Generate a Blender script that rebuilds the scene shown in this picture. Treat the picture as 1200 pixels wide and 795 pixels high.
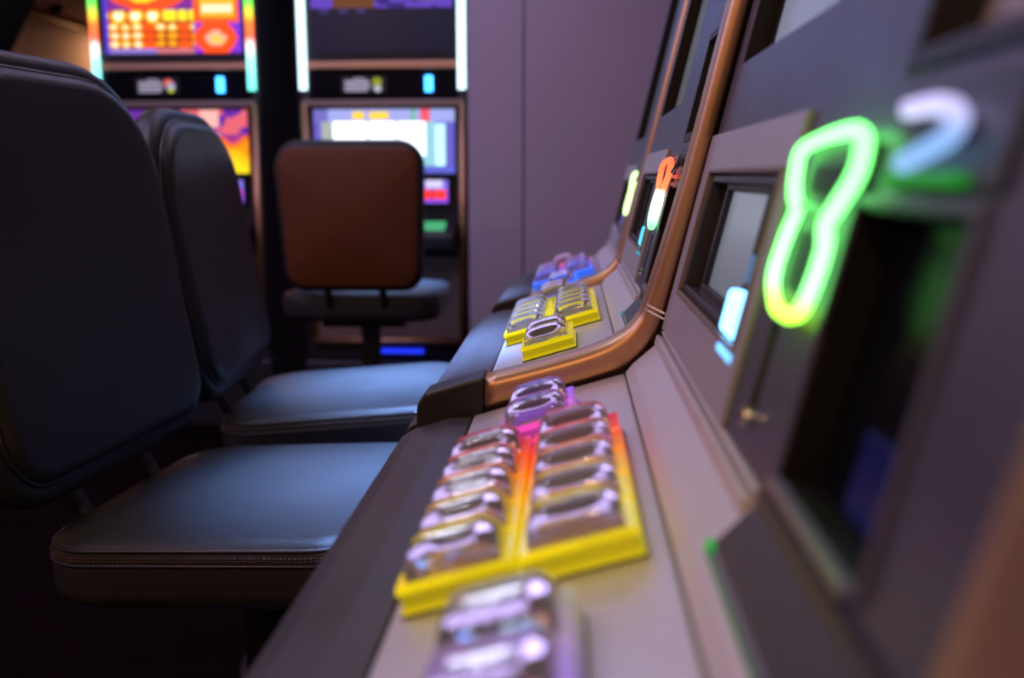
import bpy, bmesh, math, random
from mathutils import Vector, Matrix
random.seed(7)
for o in list(bpy.data.objects): bpy.data.objects.remove(o)
scene = bpy.context.scene
C = scene.collection

# ------------------------------------------------------------------ camera
H = 1.08                                   # eye height above the carpet
F = 1100.0                                 # focal length for a 1200 px wide frame
PITCH = math.atan((397.5 - 206.0) / F)
YAW = math.atan((670.0 - 600.0) * math.cos(PITCH) / F)
fw = Vector((-math.sin(YAW) * math.cos(PITCH), math.cos(YAW) * math.cos(PITCH), -math.sin(PITCH)))
rt = Vector((math.cos(YAW), math.sin(YAW), 0))
up = rt.cross(fw)
cd = bpy.data.cameras.new('camera'); cam = bpy.data.objects.new('camera', cd); C.objects.link(cam)
cam.matrix_world = Matrix(((rt.x, up.x, -fw.x, 0), (rt.y, up.y, -fw.y, 0), (rt.z, up.z, -fw.z, H), (0, 0, 0, 1)))
cd.sensor_width = 36.0; cd.lens = 36.0 * F / 1200.0
cd.clip_start = 0.02
cd.dof.use_dof = True; cd.dof.focus_distance = 1.03; cd.dof.aperture_fstop = 3.1; cd.dof.aperture_blades = 7
scene.camera = cam

# ------------------------------------------------------------------ world, lamps, exposure
w = bpy.data.worlds.new('world'); scene.world = w; w.use_nodes = True
w.node_tree.nodes['Background'].inputs[0].default_value = (0.30, 0.24, 0.42, 1)
w.node_tree.nodes['Background'].inputs[1].default_value = 0.02
vs = scene.view_settings
vs.view_transform = 'Standard'; vs.look = 'None'; vs.gamma = 1.0; vs.exposure = 0.0; vs.use_curve_mapping = False

def lamp(name, loc, size, power, col, aim=None, sizey=None, spread=180):
    l = bpy.data.lights.new(name, 'AREA'); l.energy = power; l.color = col
    l.shape = 'RECTANGLE' if sizey else 'SQUARE'; l.size = size
    if sizey: l.size_y = sizey
    l.spread = math.radians(spread)
    o = bpy.data.objects.new(name, l); C.objects.link(o); o.location = loc
    if aim: o.rotation_euler = (Vector(aim) - Vector(loc)).to_track_quat('-Z', 'Y').to_euler()
    return o
WARM = (1.0, 0.56, 0.26); BLUE = (0.42, 0.50, 1.0); VIOLET = (0.62, 0.50, 1.0); COOL = (0.80, 0.86, 1.0)
CEIL = 2.4
lamp('ceiling_lamp_cool', (-0.95, 1.55, CEIL - .03), .20, 5, COOL)
lamp('violet_fill', (-2.3, 1.5, CEIL - .03), 1.8, 38, VIOLET)  # added violet fill standing in for the glow of machines opposite
lamp('wall_fill', (-0.6, 3.0, CEIL - .03), 1.3, 8, VIOLET)  # added violet fill that brightens the end wall
SPOT = (.24, .44, 1.0)
for sx, sy, pw in ((-.28, 1.34, 6.5), (-.385, 2.02, 12), (-.66, 3.30, 9)):      # added narrow blue spots tinting the seat tops; real source unknown
    lamp('added_seat_spot', (sx, sy, CEIL - .03), .10, pw, SPOT, spread=21)
lamp('ceiling_lamp_warm_a', (-0.45, -0.9, CEIL - .03),  .14, 15, WARM)
lamp('ceiling_lamp_warm_b', (-1.7, -0.2, CEIL - .03), .14, 14, WARM)
lamp('ceiling_lamp_warm_c', (-0.15, 2.6, CEIL - .03), .08, 2, WARM)
lamp('ceiling_lamp_warm_d', (-3.9, 8.6, CEIL - .03), .2, 10, WARM)
lamp('ceiling_lamp_warm_e', (-3.2, 5.4, CEIL - .03), .5, 26, (1.0, .66, .60))

# ------------------------------------------------------------------ materials
def mat(name, col, rough=.5, metal=0.0, bump=None, vary=None, coat=0.0, trans=0.0, ior=1.45, emit=None, estr=0.0, spec=.5, aniso=None):
    m = bpy.data.materials.new(name); m.use_nodes = True
    nt = m.node_tree; b = nt.nodes['Principled BSDF']
    def setin(k, v):
        if k in b.inputs: b.inputs[k].default_value = v
    setin('Base Color', (*col, 1)); setin('Roughness', rough); setin('Metallic', metal)
    setin('Coat Weight', coat); setin('Transmission Weight', trans); setin('IOR', ior); setin('Specular IOR Level', spec)
    if emit: setin('Emission Color', (*emit, 1)); setin('Emission Strength', estr)
    tc = nt.nodes.new('ShaderNodeTexCoord')
    if vary:                                    # (scale, amount, stretch xyz)
        sc, am, st = vary
        mp = nt.nodes.new('ShaderNodeMapping'); mp.inputs['Scale'].default_value = st
        nz = nt.nodes.new('ShaderNodeTexNoise'); nz.inputs['Scale'].default_value = sc; nz.inputs['Detail'].default_value = 4
        mx = nt.nodes.new('ShaderNodeMix'); mx.data_type = 'RGBA'
        nt.links.new(tc.outputs['Object'], mp.inputs[0]); nt.links.new(mp.outputs[0], nz.inputs['Vector'])
        nt.links.new(nz.outputs['Fac'], mx.inputs[0])
        mx.inputs[6].default_value = tuple(max(0, c * (1 - am)) for c in col) + (1,)
        mx.inputs[7].default_value = tuple(min(1, c * (1 + am)) for c in col) + (1,)
        nt.links.new(mx.outputs[2], b.inputs['Base Color'])
        mr = nt.nodes.new('ShaderNodeMapRange'); mr.inputs[3].default_value = max(.02, rough - .08); mr.inputs[4].default_value = min(1, rough + .08)
        nt.links.new(nz.outputs['Fac'], mr.inputs[0]); nt.links.new(mr.outputs[0], b.inputs['Roughness'])
    if bump:                                    # (kind, scale, strength)
        kind, sc, st = bump
        t = nt.nodes.new('ShaderNodeTexVoronoi' if kind == 'v' else 'ShaderNodeTexNoise'); t.inputs['Scale'].default_value = sc
        bp = nt.nodes.new('ShaderNodeBump'); bp.inputs['Strength'].default_value = st; bp.inputs['Distance'].default_value = .002
        nt.links.new(tc.outputs['Object'], t.inputs['Vector']); nt.links.new(t.outputs[0], bp.inputs['Height'])
        nt.links.new(bp.outputs[0], b.inputs['Normal'])
    return m
def glow(name, strength=1.0, col=None, rough=.25):
    """emitter; without col it takes its colour from the mesh's colour attribute"""
    m = bpy.data.materials.new(name); m.use_nodes = True; nt = m.node_tree; b = nt.nodes['Principled BSDF']
    b.inputs['Base Color'].default_value = (.004, .004, .004, 1); b.inputs['Roughness'].default_value = rough; b.inputs['Specular IOR Level'].default_value = .15
    b.inputs['Emission Strength'].default_value = strength
    if col: b.inputs['Emission Color'].default_value = (*col, 1)
    else:
        a = nt.nodes.new('ShaderNodeAttribute'); a.attribute_name = 'Col'
        nt.links.new(a.outputs['Color'], b.inputs['Emission Color'])
    return m
def tinted(name, strength):
    """edge-lit coloured acrylic: colour attribute drives body colour and its own light"""
    m = glow(name, strength, rough=.12); nt = m.node_tree; b = nt.nodes['Principled BSDF']; b.inputs['Specular IOR Level'].default_value = .5
    a = [n for n in nt.nodes if n.type == 'ATTRIBUTE'][0]
    nt.links.new(a.outputs['Color'], b.inputs['Base Color'])
    b.inputs['Transmission Weight'].default_value = .35; b.inputs['IOR'].default_value = 1.45
    return m

M = {}
M['deck'] = mat('brushed_deck_metal', (.60, .58, .60), .42, .55, bump=('n', 220, .03), vary=(6, .05, (1, 40, 1)))
M['riser'] = mat('satin_riser_metal', (.60, .56, .60), .5, .35, vary=(5, .04, (1, 30, 1)))
M['plate'] = mat('satin_plate', (.50, .47, .53), .45, .5, vary=(8, .05, (1, 12, 1)))
M['char'] = mat('charcoal_panel', (.11, .11, .16), .42, .5, vary=(30, .08, (1, 1, 1)), bump=('n', 900, .04))
M['char2'] = mat('dark_frame', (.05, .05, .065), .4, .2, vary=(25, .1, (1, 1, 1)))
M['gun'] = mat('gunmetal_edge', (.30, .30, .36), .3, .8, vary=(18, .06, (1, 1, 1)))
M['copper'] = mat('copper_trim', (.56, .33, .19), .40, .9, vary=(12, .06, (1, 6, 1)))
M['chrome'] = mat('chrome', (.75, .73, .78), .12, 1.0, vary=(20, .02, (1, 1, 1)))
M['black'] = mat('black_plastic', (.018, .017, .019), .42, 0, vary=(14, .25, (1, 1, 1)))
M['arm'] = mat('armrest_vinyl', (.045, .040, .046), .48, 0, bump=('n', 260, .10), vary=(22, .35, (1, .35, 1)), spec=.6)
M['hole'] = mat('black_recess', (.006, .006, .008), .5, 0, vary=(9, .2, (1, 1, 1)))
M['glass'] = mat('smoked_glass', (.004, .004, .007), .28, 0, vary=(4, .1, (1, 1, 1)), spec=.08)
M['leather'] = mat('black_leather', (.026, .026, .027), .36, 0, bump=('v', 420, .2), vary=(9, .2, (1, 1, 1)), spec=.3)
M['pipe'] = mat('leather_piping', (.02, .018, .022), .35, 0, vary=(40, .2, (1, 1, 1)), spec=.7)
M['thread'] = mat('brown_thread', (.10, .05, .025), .7, 0, vary=(60, .2, (1, 1, 1)))
M['brown'] = mat('brown_vinyl', (.12, .026, .003), .6, 0, bump=('v', 300, .2), vary=(7, .18, (1, 1, 1)))
M['wall'] = mat('mauve_laminate', (.46, .385, .46), .55, 0, vary=(2.5, .05, (1, 1, 1)))
M['beige'] = mat('warm_plaster', (.50, .36, .34), .85, 0, bump=('n', 60, .1), vary=(3, .06, (1, 1, 1)))
M['purplewall'] = mat('purple_wall', (.26, .17, .30), .7, 0, vary=(3, .1, (1, 1, 1)))
M['ceil'] = mat('ceiling_paint', (.60, .44, .40), .9, 0, vary=(3, .05, (1, 1, 1)))
M['carpet'] = mat('dark_carpet', (.006, .003, .004), .95, 0, bump=('n', 300, .6), vary=(12, .5, (1, 1, 1)), spec=0)
M['cab'] = mat('cabinet_black', (.022, .020, .026), .38, 0, vary=(8, .15, (1, 1, 1)))
M['taupe'] = mat('taupe_metal', (.30, .23, .20), .4, .6, vary=(7, .08, (1, 1, 1)))
M['cap'] = mat('clear_acrylic', (.86, .84, .93), .05, 0, trans=.93, ior=1.38, spec=.4, bump=('n', 70, .12))
M['white'] = mat('white_print', (.75, .75, .78), .5, 0, vary=(30, .04, (1, 1, 1)), emit=(.75, .75, .8), estr=.18)
M['screen'] = glow('screen_art', 1.0)
M['neon'] = glow('neon_tube', 1.0)
M['acrylic'] = tinted('lit_acrylic', .36)
M['bluelamp'] = glow('blue_lamp', 1.0, (.25, 2.0, 6.0))

# ------------------------------------------------------------------ mesh helpers
def link(name, me, m, parent=None, smooth=False, bevel=0, seg=2):
    o = bpy.data.objects.new(name, me); C.objects.link(o)
    if m: me.materials.append(m)
    if parent: o.parent = parent
    if smooth:
        for p in me.polygons: p.use_smooth = True
    if bevel:
        b = o.modifiers.new('bevel', 'BEVEL'); b.width = bevel; b.segments = seg; b.limit_method = 'ANGLE'; b.angle_limit = math.radians(35)
        b.harden_normals = False
    return o
def mesh(name, v, f):
    me = bpy.data.meshes.new(name); me.from_pydata([tuple(p) for p in v], [], f)
    bm = bmesh.new(); bm.from_mesh(me); bmesh.ops.recalc_face_normals(bm, faces=bm.faces); bm.to_mesh(me); bm.free()
    me.update(); return me
class MB:
    def __init__(s): s.v = []; s.f = []
    def add(s, v, f):
        n = len(s.v); s.v += [Vector(p) for p in v]; s.f += [tuple(i + n for i in q) for q in f]; return s
    def hexa(s, p):      # eight corners: bottom ring, top ring
        return s.add(p, [(0, 3, 2, 1), (4, 5, 6, 7), (0, 1, 5, 4), (1, 2, 6, 5), (2, 3, 7, 6), (3, 0, 4, 7)])
    def box(s, x0, x1, y0, y1, z0, z1):
        return s.hexa([(x0, y0, z0), (x1, y0, z0), (x1, y1, z0), (x0, y1, z0), (x0, y0, z1), (x1, y0, z1), (x1, y1, z1), (x0, y1, z1)])
    def prism(s, prof, y0, y1):     # closed profile in x,z swept along y
        n = len(prof)
        v = [(x, y0, z) for x, z in prof] + [(x, y1, z) for x, z in prof]
        return s.add(v, [tuple(range(n)), tuple(range(2 * n - 1, n - 1, -1))] + [(i, (i + 1) % n, (i + 1) % n + n, i + n) for i in range(n)])
    def tube(s, pts, r, n=10, closed=False, caps=True):
        pts = [Vector(p) for p in pts]; k = len(pts); v = []; f = []
        up0 = None
        for i, p in enumerate(pts):
            if closed: t = pts[(i + 1) % k] - pts[i - 1]
            else: t = pts[min(i + 1, k - 1)] - pts[max(i - 1, 0)]
            t.normalize()
            if up0 is None:
                a = Vector((0, 0, 1)) if abs(t.z) < .9 else Vector((0, 1, 0))
                up0 = (a - t * a.dot(t)).normalized()
            else: up0 = (up0 - t * up0.dot(t)).normalized()
            sd = t.cross(up0); rr = r[i] if isinstance(r, (list, tuple)) else r
            for j in range(n):
                a = 2 * math.pi * j / n; v.append(p + up0 * (rr * math.cos(a)) + sd * (rr * math.sin(a)))
        for i in range(k if closed else k - 1):
            for j in range(n):
                a = i * n + j; b = i * n + (j + 1) % n; c = ((i + 1) % k) * n + (j + 1) % n; d = ((i + 1) % k) * n + j
                f.append((a, b, c, d))
        if caps and not closed: f += [tuple(range(n - 1, -1, -1)), tuple(range((k - 1) * n, k * n))]
        return s.add(v, f)
    def disc(s, c, r0, r1, z0, z1, n=28):
        v = [(c[0] + r0 * math.cos(2 * math.pi * i / n), c[1] + r0 * math.sin(2 * math.pi * i / n), z0) for i in range(n)]
        v += [(c[0] + r1 * math.cos(2 * math.pi * i / n), c[1] + r1 * math.sin(2 * math.pi * i / n), z1) for i in range(n)]
        return s.add(v, [tuple(range(n - 1, -1, -1)), tuple(range(n, 2 * n))] + [(i, (i + 1) % n, (i + 1) % n + n, i + n) for i in range(n)])
    def build(s, name, m, parent=None, smooth=False, bevel=0, seg=2):
        return link(name, mesh(name, s.v, s.f), m, parent, smooth, bevel, seg)
def colour(o, fn):                 # colour attribute from the vertex position
    me = o.data; a = me.color_attributes.new('Col', 'FLOAT_COLOR', 'POINT')
    for i, v in enumerate(me.vertices): a.data[i].color = (*fn(v.co), 1)
    return o
def picture(name, P, U, V, nu, nv, fn, parent, strength_mat=None):
    """flat screen: nu x nv cells coloured by fn(u, v)"""
    P, U, V = Vector(P), Vector(U), Vector(V); v = []; f = []; cols = []
    for j in range(nv):
        for i in range(nu):
            k = len(v)
            v += [P + U * (i / nu) + V * (j / nv), P + U * ((i + 1) / nu) + V * (j / nv), P + U * ((i + 1) / nu) + V * ((j + 1) / nv), P + U * (i / nu) + V * ((j + 1) / nv)]
            f.append((k, k + 1, k + 2, k + 3)); cols += [fn((i + .5) / nu, (j + .5) / nv)] * 4
    me = bpy.data.meshes.new(name); me.from_pydata([tuple(p) for p in v], [], f); me.update()
    a = me.color_attributes.new('Col', 'FLOAT_COLOR', 'POINT')
    for i, c in enumerate(cols): a.data[i].color = (*c, 1)
    return link(name, me, strength_mat or M['screen'], parent)
def empty(name, loc=(0, 0, 0), rz=0, label=None, cat=None, group=None):
    o = bpy.data.objects.new(name, None); C.objects.link(o); o.location = loc; o.rotation_euler = (0, 0, rz); o.empty_display_size = .1
    if label: o['label'] = label
    if cat: o['category'] = cat
    if group: o['group'] = group
    return o
def struct(o): o['kind'] = 'structure'; return o
def lerp(a, b, t): return tuple(x + (y - x) * t for x, y in zip(a, b))
def ramp(stops, t):
    if t <= stops[0][0]: return stops[0][1]
    for (a, ca), (b, cb) in zip(stops, stops[1:]):
        if t <= b: return lerp(ca, cb, (t - a) / (b - a))
    return stops[-1][1]

# ------------------------------------------------------------------ the room
struct(MB().box(-4.4, 1.1, -2.2, 10.2, -.05, 0).build('floor', M['carpet']))
struct(MB().box(-4.4, 1.1, -2.2, 10.2, CEIL, CEIL + .05).build('ceiling', M['ceil']))
struct(MB().box(-4.4, -4.3, -2.2, 10.2, 0, CEIL).build('wall_left', M['beige']))
struct(MB().box(1.0, 1.1, -2.2, 10.2, 0, CEIL).build('wall_right', M['wall']))
struct(MB().box(-4.3, 1.0, 10.1, 10.2, 0, CEIL).build('wall_back', M['beige']))
struct(MB().box(-4.3, 1.0, -2.2, -2.1, 0, CEIL).build('wall_front', M['beige']))
struct(MB().box(-2.02, -.40, 4.55, 4.62, 0, CEIL).build('wall_partition', M['purplewall']))
# mauve laminate wall closing the row, clad in upright panels with open joints
we = struct(MB().box(-.405, .995, 3.84, 4.62, 0, CEIL).build('wall_end', M['char2']))
for a, b in ((-.415, -.196), (-.190, .40), (.406, .99)):
    MB().box(a, b, 3.815, 3.842, .004, CEIL - .004).build('panel', M['wall'], we, bevel=.003)
# round security camera and cornice at the top of the far left wall
struct(MB().box(-4.3, -4.27, -2.1, 10.1, 2.33, 2.36).build('trim_1', M['taupe']))

# ------------------------------------------------------------------ slot machines of the row
W = .76
P0 = Vector((.090, 0, H - .150)); PU = Vector((.226, 0, .974)).normalized(); PN = Vector((-.974, 0, .226)).normalized()
def pp(y, s, h=0): return P0 + PU * s + PN * h + Vector((0, y, 0))
def pbox(mb, y0, y1, s0, s1, h0, h1):
    return mb.hexa([pp(y0, s0, h0), pp(y1, s0, h0), pp(y1, s1, h0), pp(y0, s1, h0), pp(y0, s0, h1), pp(y1, s0, h1), pp(y1, s1, h1), pp(y0, s1, h1)])
def pframe(mb, y0, y1, s0, s1, t, h0, h1):
    pbox(mb, y0, y1, s0, s0 + t, h0, h1); pbox(mb, y0, y1, s1 - t, s1, h0, h1)
    pbox(mb, y0, y0 + t, s0 + t, s1 - t, h0, h1); pbox(mb, y1 - t, y1, s0 + t, s1 - t, h0, h1); return mb
DA = Vector((-.093, 0, H - .232)); DB = Vector((.052, 0, H - .188))      # front and back of the button deck
DU = (DB - DA).normalized(); DN = Vector((-DU.z, 0, DU.x))
def dp(x, y, h=0):                  # x measured like the room's x
    return DA + DU * ((x - DA.x) / DU.x) + DN * h + Vector((0, y, 0))
def dbox(mb, x0, x1, y0, y1, h0, h1, ins=0):
    return mb.hexa([dp(x0, y0, h0), dp(x1, y0, h0), dp(x1, y1, h0), dp(x0, y1, h0), dp(x0 + ins, y0 + ins, h1), dp(x1 - ins, y0 + ins, h1), dp(x1 - ins, y1 - ins, h1), dp(x0 + ins, y1 - ins, h1)])

def holed(y0, y1, s0, s1, hs, h0, h1):
    """panel slab with rectangular openings: boxes between the grid lines of the openings"""
    ys = sorted({y0, y1} | {q for a in hs for q in a[:2]}); ss = sorted({s0, s1} | {q for a in hs for q in a[2:]})
    mb = MB()
    for i in range(len(ys) - 1):
        for j in range(len(ss) - 1):
            cy, cs = (ys[i] + ys[i + 1]) / 2, (ss[j] + ss[j + 1]) / 2
            if any(a[0] < cy < a[1] and a[2] < cs < a[3] for a in hs): continue
            pbox(mb, ys[i], ys[i + 1], ss[j], ss[j + 1], h0, h1)
    return mb

def smooth_path(pts, n=4):           # Catmull-Rom
    out = []; k = len(pts)
    for i in range(k - 1):
        p0, p1, p2, p3 = pts[max(i - 1, 0)], pts[i], pts[i + 1], pts[min(i + 2, k - 1)]
        for j in range(n):
            t = j / n
            out.append(tuple(.5 * (2 * b + (c - a) * t + (2 * a - 5 * b + 4 * c - d) * t * t + (3 * b - a - 3 * c + d) * t ** 3) for a, b, c, d in zip(p0, p1, p2, p3)))
    out.append(tuple(pts[-1])); return out

# the copper bar at the near side of each machine: outer (room side) and inner (machine side) edge
OUT = [(-.083, -.196), (-.023, -.180), (.022, -.1655), (.048, -.152), (.064, -.136), (.0735, -.112), (.106, .005), (.141, .156), (.20, .41), (.26, .67)]
INN = [(-.083, -.231), (-.023, -.213), (.026, -.199), (.060, -.184), (.080, -.160), (.093, -.130), (.126, .005), (.161, .156), (.222, .41), (.285, .67)]
BW = .046
def bar(mb, out, inn, y0, y1):
    o = smooth_path(out); q = smooth_path(inn); v = []; f = []; K = 12
    for a, b in zip(o, q):
        ca = Vector(((a[0] + b[0]) / 2, (a[1] + b[1]) / 2)); d = Vector((a[0] - b[0], a[1] - b[1])) / 2
        for j in range(K):
            t = 2 * math.pi * (j + .5) / K; c, s_ = math.cos(t), math.sin(t); e = .55
            c = math.copysign(abs(c) ** e, c); s_ = math.copysign(abs(s_) ** e, s_)
            v.append((ca.x + d.x * c, (y0 + y1) / 2 + (y1 - y0) / 2 * s_, H + ca.y + d.y * c))
    n = len(o)
    for i in range(n - 1):
        for j in range(K): f.append((i * K + j, i * K + (j + 1) % K, (i + 1) * K + (j + 1) % K, (i + 1) * K + j))
    f += [tuple(range(K)), tuple(range((n - 1) * K, n * K))]
    return mb.add(v, f)

def cap_mesh():
    """faceted clear button cap with a dished, rounded top"""
    n, v, f = 10, [], []
    sx, sy, hh = .0245, .0195, .013
    for j in range(n + 1):
        for i in range(n + 1):
            a, b = i / n * 2 - 1, j / n * 2 - 1
            e = max(abs(a), abs(b)); 
            z = hh * (1 - max(0, (e - .76) / .24) * .55) + .0030 * (1 - b * b) + .0012 * (1 - a * a)
            v.append((a * sx, b * sy, z))
    for j in range(n):
        for i in range(n): k = j * (n + 1) + i; f.append((k, k + 1, k + n + 2, k + n + 1))
    ringi = [i for i in range(n + 1)] + [j * (n + 1) + n for j in range(1, n + 1)] + [n * (n + 1) + i for i in range(n - 1, -1, -1)] + [j * (n + 1) for j in range(n - 1, 0, -1)]
    b0 = len(v)
    for k in ringi: v.append((v[k][0] * 1.03, v[k][1] * 1.03, 0))
    m_ = len(ringi)
    for i in range(m_): f.append((ringi[i], ringi[(i + 1) % m_], b0 + (i + 1) % m_, b0 + i))
    f.append(tuple(range(b0, b0 + m_)))
    me = mesh('button_cap', v, f)
    for p in me.polygons: p.use_smooth = p.area < 1e-4 and len(p.vertices) == 4
    me.materials.append(M['cap']); return me
CAP = cap_mesh()
def button(parent, x, y, wx, wy, fn, h=.017):
    """one push button: lit acrylic surround and a clear cap, both parts of the bank"""
    mb = MB()
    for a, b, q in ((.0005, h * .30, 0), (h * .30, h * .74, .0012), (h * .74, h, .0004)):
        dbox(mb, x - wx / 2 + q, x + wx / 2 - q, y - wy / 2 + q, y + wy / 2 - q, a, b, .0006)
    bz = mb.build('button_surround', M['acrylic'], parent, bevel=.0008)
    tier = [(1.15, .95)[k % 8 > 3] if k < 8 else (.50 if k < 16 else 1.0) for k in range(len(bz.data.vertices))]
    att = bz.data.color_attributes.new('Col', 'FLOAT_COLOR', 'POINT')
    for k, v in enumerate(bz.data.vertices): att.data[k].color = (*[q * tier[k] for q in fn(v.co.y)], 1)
    c = bpy.data.objects.new('button_cap', CAP); C.objects.link(c); c.parent = parent
    c.matrix_local = Matrix.Translation(dp(x, y, h + .0004)) @ Matrix.Rotation(-math.atan2(DU.z, DU.x), 4, 'Y') @ Matrix.Diagonal((wx / .060, wy / .047, 1, 1))
    return bz

def slot_machine(k, label, theme):
    Y0 = .133 + W * k; dz = theme['dz']; BW = theme['bw']
    t = empty('slot_machine', (theme['dx'], Y0, -dz), 0, label, 'slot machine', 'slot machines along the right-hand row')
    # lower cabinet, apron below the deck
    MB().prism([(.10, dz), (.95, dz), (.95, H - .26), (-.06, H - .26), (-.06, H - .33), (.10, H - .40)], .004, W - .004).build('cabinet', M['cab'], t, bevel=.004)
    # button deck slab
    MB().prism([(DA.x, DA.z), (DB.x, DB.z), (.09, H - .22), (.05, H - .262), (-.09, H - .262)], .03, W - .001).build('button_deck', M['deck'], t, bevel=.0015)
    # padded black armrest along the front
    MB().prism([(-.0945, H - .2325), (-.118, H - .2345), (-.150, H - .2455), (-.165, H - .254), (-.168, H - .268), (-.160, H - .305), (-.160, H - .334), (-.156, H - .334), (-.156, H - .320), (-.10, H - .320), (-.0915, H - .262)], .03, W - .001).build('armrest', M['arm'], t, bevel=.005, seg=3)
    MB().prism([(-.084, H - .1945), (-.100, H - .1985), (-.142, H - .212), (-.150, H - .222), (-.152, H - .256), (-.10, H - .262), (-.084, H - .2335)], .001, BW).build('armrest_end', M['black'], t, bevel=.003)
    ug = MB().box(-.154, -.110, .05, W - .03, H - .3250, H - .3215).build('under_light', M['neon'], t, bevel=.001); colour(ug, lambda co: theme['under'])
    # riser between deck and face
    MB().prism([(DB.x + .0012, DB.z + .0005), (.0605, H - .178), (.0895, H - .152), (.12, H - .152), (.10, H - .20)], .03, W - .001).build('riser', M['riser'], t, bevel=.001)
    # copper bar with its joint ring
    tr = bar(MB(), OUT, INN, .0018, BW).build('side_trim', M['copper'], t, smooth=True)
    a, b = Vector((.0725, -.124)), Vector((.0925, -.134)); c = (a + b) / 2; d = (b - a).normalized(); q = Vector((-d.y, d.x))
    ring = MB(); hw = (b - a).length / 2 + .0014
    for sgn, th in ((-1, .0013), (1, .0013)):
        cc = c + q * (sgn * .0024)
        v = [cc - d * hw - q * th, cc + d * hw - q * th, cc + d * hw + q * th, cc - d * hw + q * th]
        ring.prism([(p.x, H + p.y) for p in v], .0004, BW + .0014)
    ring.build('joint_ring', M['chrome'], tr, bevel=.0012)
    pbox(MB(), BW - .004, BW + .006, .0, .70, -.004, .0065).build('edge_strip', M['gun'], t, bevel=.001)
    # main charcoal face with its openings
    HL = [(.42, .71, .047, .158), (.155, .275, .018, .142), (.06, .262, .196, .32), (.42, .722, .252, .66), (.348, .366, .029, .076)]
    holed(BW * .5, W - .001, 0.0, .70, HL, -.02, 0).build('face_panel', M['char'], t)
    MB().prism([(.0672, H - .1700), (.0862, H - .1502), (.0885, H - .1400), (.097, H - .150), (.072, H - .174)], .05, .290).build('lower_face', M['char2'], t, bevel=.002)
    el = MB().prism([(.0652, H - .1720), (.0670, H - .1700), (.072, H - .174), (.070, H - .176)], .05, .290).build('lower_edge', M['gun'], t, bevel=.0006)
    gl = MB().box(.0640, .0662, .05, .289, H - .1738, H - .1722).build('edge_line', M['neon'], el); colour(gl, lambda co: tuple(x * (.05 if co.y < .27 else .14) for x in theme['edge']))  # thin emissive coloured line along the lower edge
    gd = MB().box(.0645, .0685, .283, .2925, H - .1745, H - .1690).build('status_light', M['neon'], el); colour(gd, lambda co: tuple(x * .35 for x in theme['edge']))
    MB().prism([(.31, H + .55), (.95, H + .55), (.95, H - .26), (.12, H - .26), (.15, H - .15)], .01, W - .01).build('cabinet_back', M['cab'], t)
    # lip along the foot of the face
    lp = MB(); pbox(lp, .298, W - .001, -.0115, -.001, -.005, .0075); pbox(lp, .298, W - .001, .001, .0042, -.005, .0035)
    lp.build('face_lip', M['riser'], t, bevel=.0015)
    # player-tracking plate with display
    pl_ = holed(.405, W - .001, .006, .190, [(.42, .71, .047, .158)], .0005, .004).build('tracking_plate', M['plate'], t)
    pframe(MB(), .419, .711, .046, .159, .004, .001, .0062).build('window_edge', M['taupe'], pl_, bevel=.001)
    pframe(MB(), .424, .706, .051, .154, .006, -.012, .002).build('display_bezel', M['char2'], pl_, bevel=.001)
    pbox(MB(), .42, .71, .047, .158, -.0195, -.016).build('display_back', M['hole'], pl_)
    sc = pframe(MB(), .478, .652, .056, .152, .009, -.016, -.004).build('display_frame', M['black'], pl_, bevel=.001)
    picture('display', pp(.486, .063, -.009), Vector((0, .158, 0)), PU * .082, 10, 24, theme['lcd'], sc)
    kp = pbox(MB(), .428, .472, .084, .152, -.016, -.006).build('keypad', M['char2'], pl_, bevel=.002)
    for i in range(2):
        for j in range(5):
            pbox(MB(), .434 + i * .018, .447 + i * .018, .100 + j * .0095, .107 + j * .0095, -.006, -.003).build('key', M['char'], kp, bevel=.001)
    cr = pbox(MB(), .420, .476, .052, .080, -.012, .006).build('card_reader', M['neon'], t, bevel=.003); colour(cr, lambda co: theme['card'])
    cs = pbox(MB(), .423, .470, .0395, .0445, .001, .0055).build('card_slot_light', M['neon'], t, bevel=.001); colour(cs, lambda co: tuple(x * .35 for x in theme['card']))
    cl = pbox(MB(), .420, .462, .086, .104, -.006, .001).build('card_reader_lens', M['neon'], t, bevel=.001); colour(cl, lambda co: tuple(x * .06 for x in theme['card']))
    # bill acceptor: lit keyhole-shaped surround
    bb = MB(); pbox(bb, .268, .366, .088, .168, .0005, .004); ba = bb.build('bill_acceptor', M['char2'], t, bevel=.003)
    nz = [(.366, .167), (.280, .1715), (.264, .155), (.279, .139), (.288, .130), (.280, .121), (.281, .104), (.293, .0885), (.331, .0865), (.356, .100), (.353, .122), (.347, .135), (.360, .142), (.371, .154)]
    k_ = len(nz); cl_ = nz + nz[:3]; path = []
    for i in range(k_):
        p0, p1, p2, p3 = nz[i - 1], nz[i], nz[(i + 1) % k_], nz[(i + 2) % k_]
        for j in range(4):
            u_ = j / 4
            path.append(tuple(.5 * (2 * b + (c - a) * u_ + (2 * a - 5 * b + 4 * c - d) * u_ * u_ + (3 * b - a - 3 * c + d) * u_ ** 3) for a, b, c, d in zip(p0, p1, p2, p3)))
    nt_ = MB().tube([pp(y, s, .0085) for y, s in path], .0036, 8, closed=True).build('neon_surround', M['neon'], ba, smooth=True)
    colour(nt_, lambda co: theme['neon']((co - P0).dot(PU)))
    pbox(MB(), .292, .345, .1445, .158, .004, .0065).build('note_slot', M['hole'], ba, bevel=.001)
    pbox(MB(), .298, .340, .096, .126, .004, .006).build('note_tray', M['hole'], ba, bevel=.001)
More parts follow.
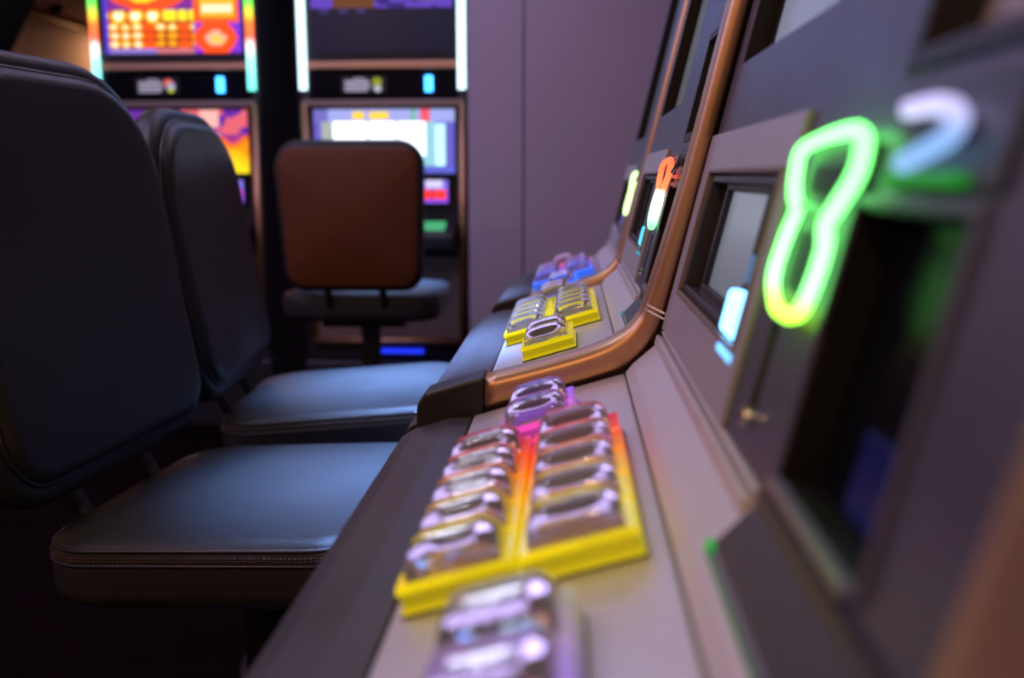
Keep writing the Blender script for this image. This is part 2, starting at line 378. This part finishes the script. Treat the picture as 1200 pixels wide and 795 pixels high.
    gb = MB().tube([pp(.288, .1345, .0065), pp(.347, .1375, .0065)], .0022, 6).build('neon_bridge', M['neon'], ba); colour(gb, lambda co: tuple(x * .12 for x in theme['neon'](.135)))
    # ticket printer: ring mouth, brightness put in as emission, over a green light bar
    tp = pbox(MB(), .146, .242, .148, .188, .0005, .003).build('ticket_printer', M['char2'], t, bevel=.002)
    rg = [(.219, .1755), (.198, .1755), (.180, .1735), (.171, .1685), (.176, .1635), (.190, .160), (.209, .156)]
    tm = MB().tube([pp(y, s, .010) for y, s in smooth_path(rg, 4)], theme['mr'], 10).build('ticket_mouth', M['neon'], tp, smooth=True)
    colour(tm, lambda co: lerp(theme['mouth'][0], theme['mouth'][1], min(1, max(0, ((co - P0).dot(PU) - .163) / .010))))
    pbox(MB(), .176, .216, .164, .172, .003, .006).build('ticket_slot', M['hole'], tp, bevel=.001)
    pl2 = pbox(MB(), .166, .236, .1495, .1535, .003, .008).build('ticket_light', M['neon'], tp, bevel=.001); colour(pl2, lambda co: theme['bar'])
    # black service window with a small sticker inside and a pale sill
    sv = pbox(MB(), .155, .275, .018, .142, -.0195, -.016).build('service_window', M['glass'], t)
    pframe(MB(), .151, .279, .014, .146, .0055, -.001, .003).build('window_frame', M['char'], sv, bevel=.0015)
    pframe(MB(), .1545, .2755, .0175, .1425, .003, -.0195, .0005).build('window_liner', M['hole'], sv)
    pbox(MB(), .160, .276, .0125, .0175, .002, .0052).build('window_sill', M['gun'], sv, bevel=.001)
    st = pframe(MB(), .166, .194, .101, .124, .005, -.016, -.015).build('sticker', M['neon'], sv); colour(st, lambda co: (.055, .05, .004))
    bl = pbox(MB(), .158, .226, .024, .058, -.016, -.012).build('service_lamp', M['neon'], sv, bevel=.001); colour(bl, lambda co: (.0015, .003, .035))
    # key slot and lock
    pbox(MB(), .348, .366, .029, .076, -.019, -.015).build('card_channel', M['hole'], t)
    lk = MB().tube([pp(.350, .026, .0005), pp(.350, .026, .006)], .0052, 14).build('lock', M['chrome'], t, bevel=.001)
    MB().tube([pp(.350, .026, .006), pp(.350, .026, .0066)], .0018, 8).build('keyhole', M['hole'], lk)
    # second recessed window near the side, and the big game screen above
    w2 = pbox(MB(), .06, .262, .196, .32, -.0195, -.018).build('info_window', M['plate'], t)
    pframe(MB(), .058, .264, .194, .322, .010, -.018, .002).build('info_frame', M['hole'], w2, bevel=.001)
    gs = pframe(MB(), .42, .722, .252, .66, .001, -.019, -.001).build('game_screen', M['hole'], t)
    pbox(MB(), .42, .722, .252, .66, -.0195, -.018).build('screen_surround', M['hole'], gs)
    picture('game_display', pp(.445, .256, -.0165), Vector((0, .245, 0)), PU * .40, 12, 20, theme['game'], gs)
    # hood over the screen, closing the top
    MB().prism([(.245, H + .535), (.30, H + .535), (.95, H + .535), (.95, H + .70), (.20, H + .70), (.16, H + .66)], .001, W - .001).build('top_hood', M['char'], t, bevel=.006)
    # buttons
    sh = theme['shift']
    for nm, x0, x1, rows, ya, yb, key in (('bet_buttons', -.087, .042, 5, .322, .560, 'main'), ('spin_buttons', -.056, .009, 2, .172, .276, 'near'), ('cash_buttons', -.052, .010, 2, .590, .690, 'far')):
        cols = 2 if nm == 'bet_buttons' else 1
        plate = MB(); dbox(plate, x0, x1, ya + sh, yb + sh, .0002, .0016); bk = plate.build(nm, M['char2'], t, bevel=.0005)
        wy = (yb - ya) / rows; wx = (x1 - x0) / cols
        for r in range(rows):
            for cc in range(cols):
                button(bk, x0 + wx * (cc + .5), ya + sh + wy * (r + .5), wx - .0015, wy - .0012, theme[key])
    return t

def lcd_grey(u, v): return tuple(c * (.75 + .45 * v) for c in (.17, .18, .23))
def lcd_dark(u, v): return (.05, .05, .07)
def game_pale(u, v): return tuple(c * (.9 + .2 * u) for c in (.19, .19, .27))
def game_olive(u, v): return (.085, .085, .085)
YEL = (.85, .74, .01)
T1 = dict(mr=.0036, mouth=((.30, .55, 1.05), (.80, .72, 1.25)), under=(.01, .02, .05), dz=0, dx=0, bw=.062, shift=0, lcd=lcd_grey, game=game_pale, card=(.9, 3.0, 6.0), neon=lambda s: ramp([(.088, (1.6, 4.2, .20)), (.098, (1.0, 5.0, 1.1)), (.16, (.75, 4.6, .85))], s), edge=(.05, 1, .10), bar=(.01, .25, .02),
          main=lambda y: ramp([(.36, YEL), (.44, (.95, .55, .01)), (.48, (1.0, .26, .01)), (.53, (1.0, .07, .02)), (.56, (.8, .03, .10))], y),
          near=lambda y: ramp([(.20, (.45, .25, .95)), (.25, (.50, .48, .30))], y), far=lambda y: ramp([(.60, (.95, .12, .62)), (.66, (.45, .16, .95))], y))
T2 = dict(mr=.0026, mouth=((.008, .008, .012), (.03, .03, .035)), under=(6., 11., 28.), dz=0, dx=0, bw=.046, shift=.035, lcd=lcd_dark, game=game_olive, card=(.1, .9, 1.3), neon=lambda s: ramp([(.09, (.5, 2.2, .8)), (.105, (1.6, 2.4, 1.5)), (.128, (3, 2.6, 2.2)), (.135, (3.0, .45, .15)), (.17, (2.6, .25, .08))], s), edge=(.05, .6, .6), bar=(.5, .05, .02),
          main=lambda y: YEL, near=lambda y: YEL, far=lambda y: (.5, .45, .05))
T3 = dict(mr=.0026, mouth=((.008, .008, .012), (.03, .03, .035)), under=(6., 11., 28.), dz=.013, dx=.010, bw=.040, shift=0, lcd=lcd_dark, game=game_olive, card=(.02, .05, .4), neon=lambda s: (1.5, 2.4, .9), edge=(.05, .1, .3), bar=(.3, .1, .05),
          main=lambda y: ramp([(.34, (.10, .35, 1.3)), (.48, (.30, .12, 1.0)), (.56, (.9, .15, .5))], y), near=lambda y: (.06, .35, 1.4), far=lambda y: (.9, .2, .5))
slot_machine(0, 'nearest slot machine, green lit bill slot and yellow to red buttons', T1)
slot_machine(1, 'middle slot machine of the row, all-yellow buttons and red-tipped light', T2)
slot_machine(2, 'farthest slot machine of the row, blue and pink buttons, beside mauve wall', T3)

# ------------------------------------------------------------------ chairs
def rr_outline(w, d, r, n=7, taper=0):
    """rounded rectangle, w along a and d along b; taper narrows the low-b end"""
    pts = []
    rb, rl = r if isinstance(r, tuple) else (r, r)
    for sx, sy, a0 in ((1, 1, 0), (-1, 1, 90), (-1, -1, 180), (1, -1, 270)):
        r = rb if sy > 0 else rl
        for i in range(n + 1):
            a = math.radians(a0 + 90 * i / n); x = sx * (w / 2 - r) + r * math.cos(a); y = sy * (d / 2 - r) + r * math.sin(a)
            pts.append((x * (1 - taper * (.5 - y / d)), y))
    return pts
def cushion(w, d, r, lo, hi, edge, dome, taper=0, rings=6):
    """pad in a,b with thickness lo..hi along c; returns verts and faces"""
    ol = rr_outline(w, d, r, 7, taper); n = len(ol); v = []; f = []
    lev = []
    for i in range(5):
        a = math.pi / 2 * i / 4; lev.append((edge * (1 - math.sin(a)), lo + edge * (1 - math.cos(a))))
    for i in range(5):
        a = math.pi / 2 * i / 4; lev.append((edge * (1 - math.cos(a)), hi - edge + edge * math.sin(a)))
    def ring(ins, c):
        s1, s2 = 1 - 2 * ins / w, 1 - 2 * ins / d
        return [(a * s1, b * s2, c) for a, b in ol]
    R = [ring(i, c) for i, c in lev]
    e = edge
    for k in range(1, rings):
        t = k / rings; ins = e + t * (min(w, d) / 2 - e) * .96; R.append(ring(ins, hi + dome * (1 - (1 - t) ** 2)))
    for q in R: v += q
    for i in range(len(R) - 1):
        for j in range(n): f.append((i * n + j, i * n + (j + 1) % n, (i + 1) * n + (j + 1) % n, (i + 1) * n + j))
    f.append(tuple(range(n))); f.append(tuple(range((len(R) - 1) * n, len(R) * n)))
    return v, f
def chair(loc, rz, label, seat_z=.63, back_h=.615, recline=9, tilt=4, backw=.54, rad=(.17, .07), sw=.47):
    t = empty('casino_chair', loc, rz, label, 'chair', 'black leather casino chairs')
    # seat: a along x (front to back), b along y
    v, f = cushion(.47, sw, .085, -.095, 0, .026, .010)
    ti = math.radians(tilt)
    def seat(p): return (p[0] * math.cos(ti) - p[2] * math.sin(ti) + .01, p[1], seat_z + p[0] * math.sin(ti) + p[2] * math.cos(ti))
    so = link('seat', mesh('seat', [seat(p) for p in v], f), M['leather'], t, smooth=True)
    ol = rr_outline(.47 - .008, sw - .008, .085, 9)
    MB().tube([seat((a, b, -.012)) for a, b in ol], .0032, 6, closed=True).build('piping', M['pipe'], so, smooth=True)
    MB().tube([seat((a * 1.018, b * 1.018, -.030)) for a, b in ol], .0022, 6, closed=True).build('seam', M['pipe'], so, smooth=True)
    sm = MB()
    for row in (-.0195, -.0235):          # two rows of stitches around the seat side
        P = [Vector(seat((a * 1.0185, b * 1.0185, row))) for a, b in ol]; P.append(P[0]); acc = 0
        for A, B in zip(P, P[1:]):
            L = (B - A).length; d = (B - A) / L; s = acc
            while s < L:
                sm.tube([A + d * s, A + d * min(s + .0042, L + .002)], .0008, 5); s += .0066
            acc = s - L
    sm.build('stitching', M['thread'], so)
    # backrest: a along y, b up, c towards the sitter
    ra = math.radians(recline)
    def back(p):                           # hinge at the rear of the seat
        a, b, c = p; h = b + back_h / 2
        c = c - .10 * (a / backw) ** 2 * -1.0 * .6 - .02 * math.sin(h / back_h * math.pi)
        return (-.245 - h * math.sin(ra) + c * math.cos(ra), a, seat_z + .012 + h * math.cos(ra) + c * math.sin(ra))
    v, f = cushion(backw - .03, back_h - .06, rad, -.005, .050, .022, .012, .06)
    bo = link('backrest', mesh('backrest', [back(p) for p in v], f), M['leather'], t, smooth=True)
    ob = rr_outline(backw - .028, back_h - .058, rad, 9, .06)
    MB().tube([back((a, b, .030)) for a, b in ob], .0034, 6, closed=True).build('piping', M['pipe'], bo, smooth=True)
    v, f = cushion(backw, back_h, (rad[0] + .01, rad[1] + .01), -.045, .012, .020, .0, .06)
    sh = link('back_shell', mesh('back_shell', [back((a, b, -c - .018)) for a, b, c in v], f), M['leather'], t, smooth=True)
    v, f = cushion(backw - .035, back_h - .04, (rad[0] - .02, rad[1] - .01), .004, .016, .006, .004, .06)
    link('rear_panel', mesh('rear_panel', [back((a, b, -c - .022)) for a, b, c in v], f), M['brown'], sh, smooth=True)
    for s in (-1, 1):
        y = s * .09
        br = MB(); br.tube(smooth_path([(-.12, y, seat_z - .075), (-.20, y, seat_z - .06), (-.252, y, seat_z + .02), (-.275, y, seat_z + .11)], 4), .013, 8)
        br.build('back_bracket', M['black'], t, smooth=True)
    MB().box(-.14, .14, -.14, .14, seat_z - .125, seat_z - .088).build('seat_mount', M['black'], t, bevel=.006)
    MB().disc((0, 0), .034, .034, .06, seat_z - .12).build('column', M['black'], t, smooth=False)
    MB().disc((0, 0), .25, .22, .0, .035).disc((0, 0), .09, .05, .035, .075).build('base', M['cab'], t)
    return t
chair((-.455, 1.31, 0), math.radians(-6), 'nearest black leather chair, its big backrest filling the left edge')
chair((-.485, 1.96, 0), math.radians(5), 'second black leather chair, pulled up to the far machine of the row', back_h=.575)
chair((-.70, 3.23, 0), math.radians(91), 'chair turned away with a brown rear panel, before the blue-white machine', seat_z=.70, back_h=.48, recline=5, tilt=0, backw=.475, rad=(.075, .06), sw=.53)

# ------------------------------------------------------------------ upright machines against the far wall
def upright(X, label, theme):
    t = empty('upright_slot_machine', (X, 3.9, 0), 0, label, 'slot machine', 'upright slot machines at the far wall')
    MB().box(-.36, .36, -.02, .55, 0, .30).build('plinth', M['cab'], t, bevel=.01)
    MB().box(-.345, .345, .03, .55, .30, 2.22).build('cabinet', M['cab'], t, bevel=.01)
    ul = MB().box(-.05, .15, -.012, .0, .335, .352).build('under_light', M['neon'], t); colour(ul, lambda co: theme['under'])
    # copper door frame
    fr = MB(); y = .0
    for x in (-.325, .325): fr.tube([(x, y, .375), (x, y, 1.37)], .019, 8)
    fr.tube([(-.325, y, .385), (.325, y, .385)], .017, 8)
    fr.build('door_frame', M['copper'], t, smooth=True)
    MB().box(-.335, .335, -.016, .03, 1.358, 1.386).build('door_head', M['taupe'], t, bevel=.004)
    MB().box(-.305, .305, .008, .03, .40, .78).build('lower_door', M['taupe'], t, bevel=.004)
    lk = MB().tube([(.22, .010, .66), (.22, -.004, .66)], .016, 14).build('door_lock', M['gun'], t)
    # main monitor
    mo = MB().box(-.306, .306, .008, .03, 1.078, 1.358).build('monitor', M['hole'], t)
    picture('monitor_picture', (-.292, .006, 1.09), (.584, 0, 0), (0, 0, .258), 58, 26, theme['mid'], mo)
    # two small information screens beside the deck
    for x in (-.20, .20):
        s = MB().box(x - .072, x + .072, .008, .03, .955, 1.07).build('info_screen', M['hole'], t, bevel=.003)
        picture('info_picture', (x - .062, .006, .968), (.124, 0, 0), (0, 0, .094), 16, 12, theme['info'], s)
    # projecting deck with lit buttons
    dk = MB().add([(-.30, .02, .90), (.30, .02, .90), (.30, -.16, .845), (-.30, -.16, .845), (-.30, .02, .74), (.30, .02, .74), (.30, -.16, .79), (-.30, -.16, .79)], [(0, 1, 2, 3), (4, 5, 6, 7), (0, 1, 5, 4), (1, 2, 6, 5), (2, 3, 7, 6), (3, 0, 4, 7)]).build('deck', M['cab'], t, bevel=.01)
    for i, x in enumerate((-.24, -.16, -.08, 0, .08, .205)):
        wd = .055 if i == 5 else .028
        b = MB().hexa([(x - wd, -.03, .878), (x + wd, -.03, .878), (x + wd, -.11, .854), (x - wd, -.11, .854), (x - wd + .004, -.034, .896), (x + wd - .004, -.034, .896), (x + wd - .004, -.106, .872), (x - wd + .004, -.106, .872)]).build('deck_button', M['neon'], dk, bevel=.003)
        colour(b, lambda co, c=theme['deck']: c)
    # black header with placard and lamp
    hd = MB().box(-.305, .305, .004, .03, 1.39, 1.50).build('header', M['glass'], t, bevel=.003)
    pc = MB().box(-.17, .015, -.004, .004, 1.412, 1.478).build('placard', M['cab'], hd, bevel=.002)
    for (x0, x1, z0, z1) in ((-.155, -.055, 1.447, 1.462), (-.155, -.050, 1.430, 1.443), (-.155, -.062, 1.418, 1.427), (-.12, -.07, 1.466, 1.472)):
        MB().box(x0, x1, -.0055, -.004, z0, z1).build('print_line', M['white'], pc)
    for (cx_, cz, r, c) in theme['logo']:
        n = 14; o = link('logo', mesh('logo', [(cx_ + r * math.cos(2 * math.pi * i / n), -.0058, cz + r * .9 * math.sin(2 * math.pi * i / n)) for i in range(n)], [tuple(range(n))]), M['neon'], pc); colour(o, lambda co, c=c: c)
    lm = MB().tube([(.190, -.004, 1.418), (.190, -.004, 1.478)], .0155, 12).build('header_lamp', M['bluelamp'], hd, smooth=True)
    MB().box(-.315, .315, -.010, .03, 1.505, 1.54).build('cross_bar', M['copper'], t, bevel=.006)
    # upper screen and light strips
    us = MB().box(-.305, .305, .004, .03, 1.545, 2.20).build('upper_screen', M['hole'], t)
    picture('upper_picture', (-.288, .002, 1.575), (.576, 0, 0), (0, 0, .60), 64, 60, theme['top'], us)
    for s in (-1, 1):
        P = [(s * .325, -.012, z) for z in [1.425 + i * .019 for i in range(41)]]
        o = MB().tube(P, .0165, 10).build('light_strip', M['neon'], t, smooth=True); colour(o, lambda co: theme['strip'](co.z))
    MB().box(-.36, .36, -.03, .50, 2.20, 2.26).build('top_cap', M['taupe'], t, bevel=.01)
    return t
def vnoise(x, y, s=0):
    def h(i, j): return (math.sin(i * 127.1 + j * 311.7 + s * 74.7) * 43758.5453) % 1
    i, j = math.floor(x), math.floor(y); a, b = x - i, y - j; a = a * a * (3 - 2 * a); b = b * b * (3 - 2 * b)
    return (h(i, j) * (1 - a) + h(i + 1, j) * a) * (1 - b) + (h(i, j + 1) * (1 - a) + h(i + 1, j + 1) * a) * b
def top_orange(u, v):
    # v = 0 at the foot of the screen; the frame of the photograph ends near v = .42
    if u < .03 or u > .985: return (.10, .05, .75)
    if u > .66:
        if v < .20:
            d = math.hypot((u - .81) / .16, (v - .10) / .12)
            if d < .35 + .15 * vnoise(u * 25, v * 30): return (1.0, .55, .35) if vnoise(u * 40, v * 40, 3) > .4 else (1.2, .75, .05)
            return (1.3, .10, .01) if d < .95 else (.28, .04, .75)
        if v < .40:
            if abs(v - .30) < .025 and .72 < u < .93: return (1.5, 1.1, .7)
            return (1.4, .55, .02) if abs(v - .30) < .07 and .70 < u < .95 else (1.3, .13, .01)
        return (1.0, .12, .02) if vnoise(u * 12, v * 12) > .4 else (.4, .03, .5)
    if v < .035: return (.30, .22, .75) if u < .38 else (.7, .2, .25)
    if v < .20:                                 # table of small figures
        gx, gy = (u - .03) / .085, (v - .035) / .055
        a, b = gx % 1 - .5, gy % 1 - .5; cidx = int(gx)
        if cidx in (3, 6): return (1.2, .13, .005) if abs(b) < .38 else (.5, .05, .01)
        d = math.hypot(a, b)
        if cidx > 3 and gy < 2: return (1.2, .55, .01) if d < .36 else (.55, .06, .01)
        return (1.5, 1.2, .9) if d < .24 else ((1.1, .75, .05) if d < .42 else (.75, .12, .01))
    if v < .29:
        if u > .42: return (1.3, 1.1, .03) if abs(v - .25) < .035 and (u * 26) % 1 > .18 else (.5, .1, .02)
        a = ((u - .05) / .125) % 1 - .5; b = (v - .245) / .09; d = math.hypot(a, b)
        return (1.7, 1.4, 1.0) if d < .27 else ((1.2, .75, .02) if d < .46 else (.7, .08, .02))
    d = math.hypot((u - .33) / .34, (v - .50) / .22)
    if d < .62 + .2 * vnoise(u * 9, v * 9): return (1.4, .85, .01) if vnoise(u * 18, v * 22, 5) > .35 else (1.1, .35, .01)
    if d < 1.02: return (1.2, .10, .01)
    return (.25, .03, .35)
def mid_fire(u, v):
    n = vnoise(u * 9, v * 6, 2)
    if v > .62:
        if .66 < u < .80 and v > .72 and n > .35: return (1.2, .55, .50)
        return (.9, .15, .20) if n > .70 else (.16, .03, .40)
    if .80 > u > .70 and v > .45: return (1.4, 1.2, 1.1) if n > .4 else (.8, .1, .05)
    return ramp([(0, (1.2, .95, .02)), (.3, (1.3, .55, .01)), (.5, (1.2, .16, .01)), (.62, (.35, .04, .3))], v + .25 * (n - .5))
def top_purple(u, v):
    n = vnoise(u * 8, v * 14, 4)
    if v < .29: return (.012, .010, .028) if not (.25 < v < .285 and (abs(u - .10) < .03 or abs(u - .23) < .03 or abs(u - .36) < .03)) else (.05, .03, .15)
    if v < .38:
        if .16 < u < .46 and n > .35: return (.16, .05, .015)
        if .72 < u < .9 and v > .34: return (.14, .09, .02)
        return (.13, .06, .55) if n > .4 else (.04, .02, .20)
    return (.7, 1.3, 2.8) if n > .40 else (.25, .45, 1.8)  # bright blue added above the view to light the seats
def mid_blue(u, v):
    if v > .80:
        if .27 < u < .37 or .39 < u < .53: 
            if .84 < v < .95: return (1.2, .80, .05)
        if abs(u - .79) < .035 and v > .80: return (1.0, .12, .18)
        if abs(u - .71) < .02: return (.2, .55, .35)
        return (.42, .46, .95) if u > .1 else (.20, .18, .62)
    d = abs(u - .5) / (.45 - .03 * abs(v - .5))
    if v < .12: return (.14, .16, .75)
    if d < 1:
        if u > .86: return (.75, 1.3, 1.2) if abs(v - .45) < .32 and u < .93 else (.2, .25, .8)
        if u < .14: return (.45, .5, .45) if abs(v - .5) < .3 and u > .06 else (.15, .13, .55)
        if u > .80 or .60 > u > .585 or .385 < u < .40: return (.35, .70, .85)
        if v < .28: return (.25, .75, .80)
        return (1.9, 2.0, 2.2)
    return (.16, .13, .62)
def info_red(u, v):
    if v > .62: return (.8, .75, 1.1) if .22 < u < .8 and v > .70 else (.25, .2, .9)
    if .18 < v < .60 and .10 < u < .92: return (1.3, .06, .05) if not .44 < u < .50 else (.3, .01, .15)
    return (.30, .10, .95)
def strip_rainbow(z): return ramp([(1.43, (.35, 1.9, 1.7)), (1.55, (.7, 2.0, 2.0)), (1.60, (2.2, 1.8, 1.8)), (1.63, (1.9, .25, .15)), (1.69, (1.9, .35, .06)), (1.725, (1.7, 1.3, .1)), (1.77, (.25, 1.8, .20)), (2.2, (.1, 1.5, .4))], z)
upright(-1.635, 'upright slot machine with orange fiery screens and rainbow side light strips', dict(top=top_orange, mid=mid_fire, info=info_red, strip=strip_rainbow, under=(.0, .0, .02), deck=(.3, .12, .02),
    logo=[(-.028, 1.455, .020, (.75, .12, .10)), (-.018, 1.443, .018, (.35, .45, .75)), (-.018, 1.430, .014, (.55, .60, .02))]))
upright(-.772, 'upright slot machine with white-blue reel screen and white side light strips', dict(top=top_purple, mid=mid_blue, info=info_red, strip=lambda z: (1.5, 2.2, 2.4), under=(.02, .05, 1.3), deck=(.07, .45, .20),
    logo=[(-.022, 1.456, .020, (.30, .34, .02)), (-.020, 1.430, .016, (.5, .52, .6))]))

# ------------------------------------------------------------------ dark machine seen from behind at the far left
t = empty('leaning_slot_machine', (-2.57, 3.45, 0), 0, 'dark back of a leaning slot machine above the nearest backrest', 'slot machine')
MB().prism([(-.62, 0), (-.06, 0), (-.06, .80), (-.62, .80)], 0, .72).build('cabinet', M['cab'], t, bevel=.01)
MB().prism([(-.62, .80), (-.06, .80), (-.02, 1.42), (.40, 2.10), (.10, 2.18), (-.55, 1.30)], .01, .71).build('leaning_back', M['cab'], t, bevel=.02)
MB().prism([(-.80, .80), (-.62, .78), (-.60, .88), (-.80, .84)], .0, .72).build('deck', M['black'], t, bevel=.006)
# dome camera under the ceiling edge
t = empty('dome_camera', (-4.05, 7.45, CEIL), 0, 'small dark dome camera on the ceiling edge above the warm wall', 'camera')
MB().disc((0, 0), .05, .07, -.02, .0).build('mount', M['taupe'], t)
v = MB()
for i in range(5):
    a, b = i / 5 * math.pi / 2, (i + 1) / 5 * math.pi / 2
    v.disc((0, 0), .055 * math.cos(b) + .001, .055 * math.cos(a), -.02 - .05 * math.sin(b), -.02 - .05 * math.sin(a), 16)
v.build('dome', M['glass'], t, smooth=True)
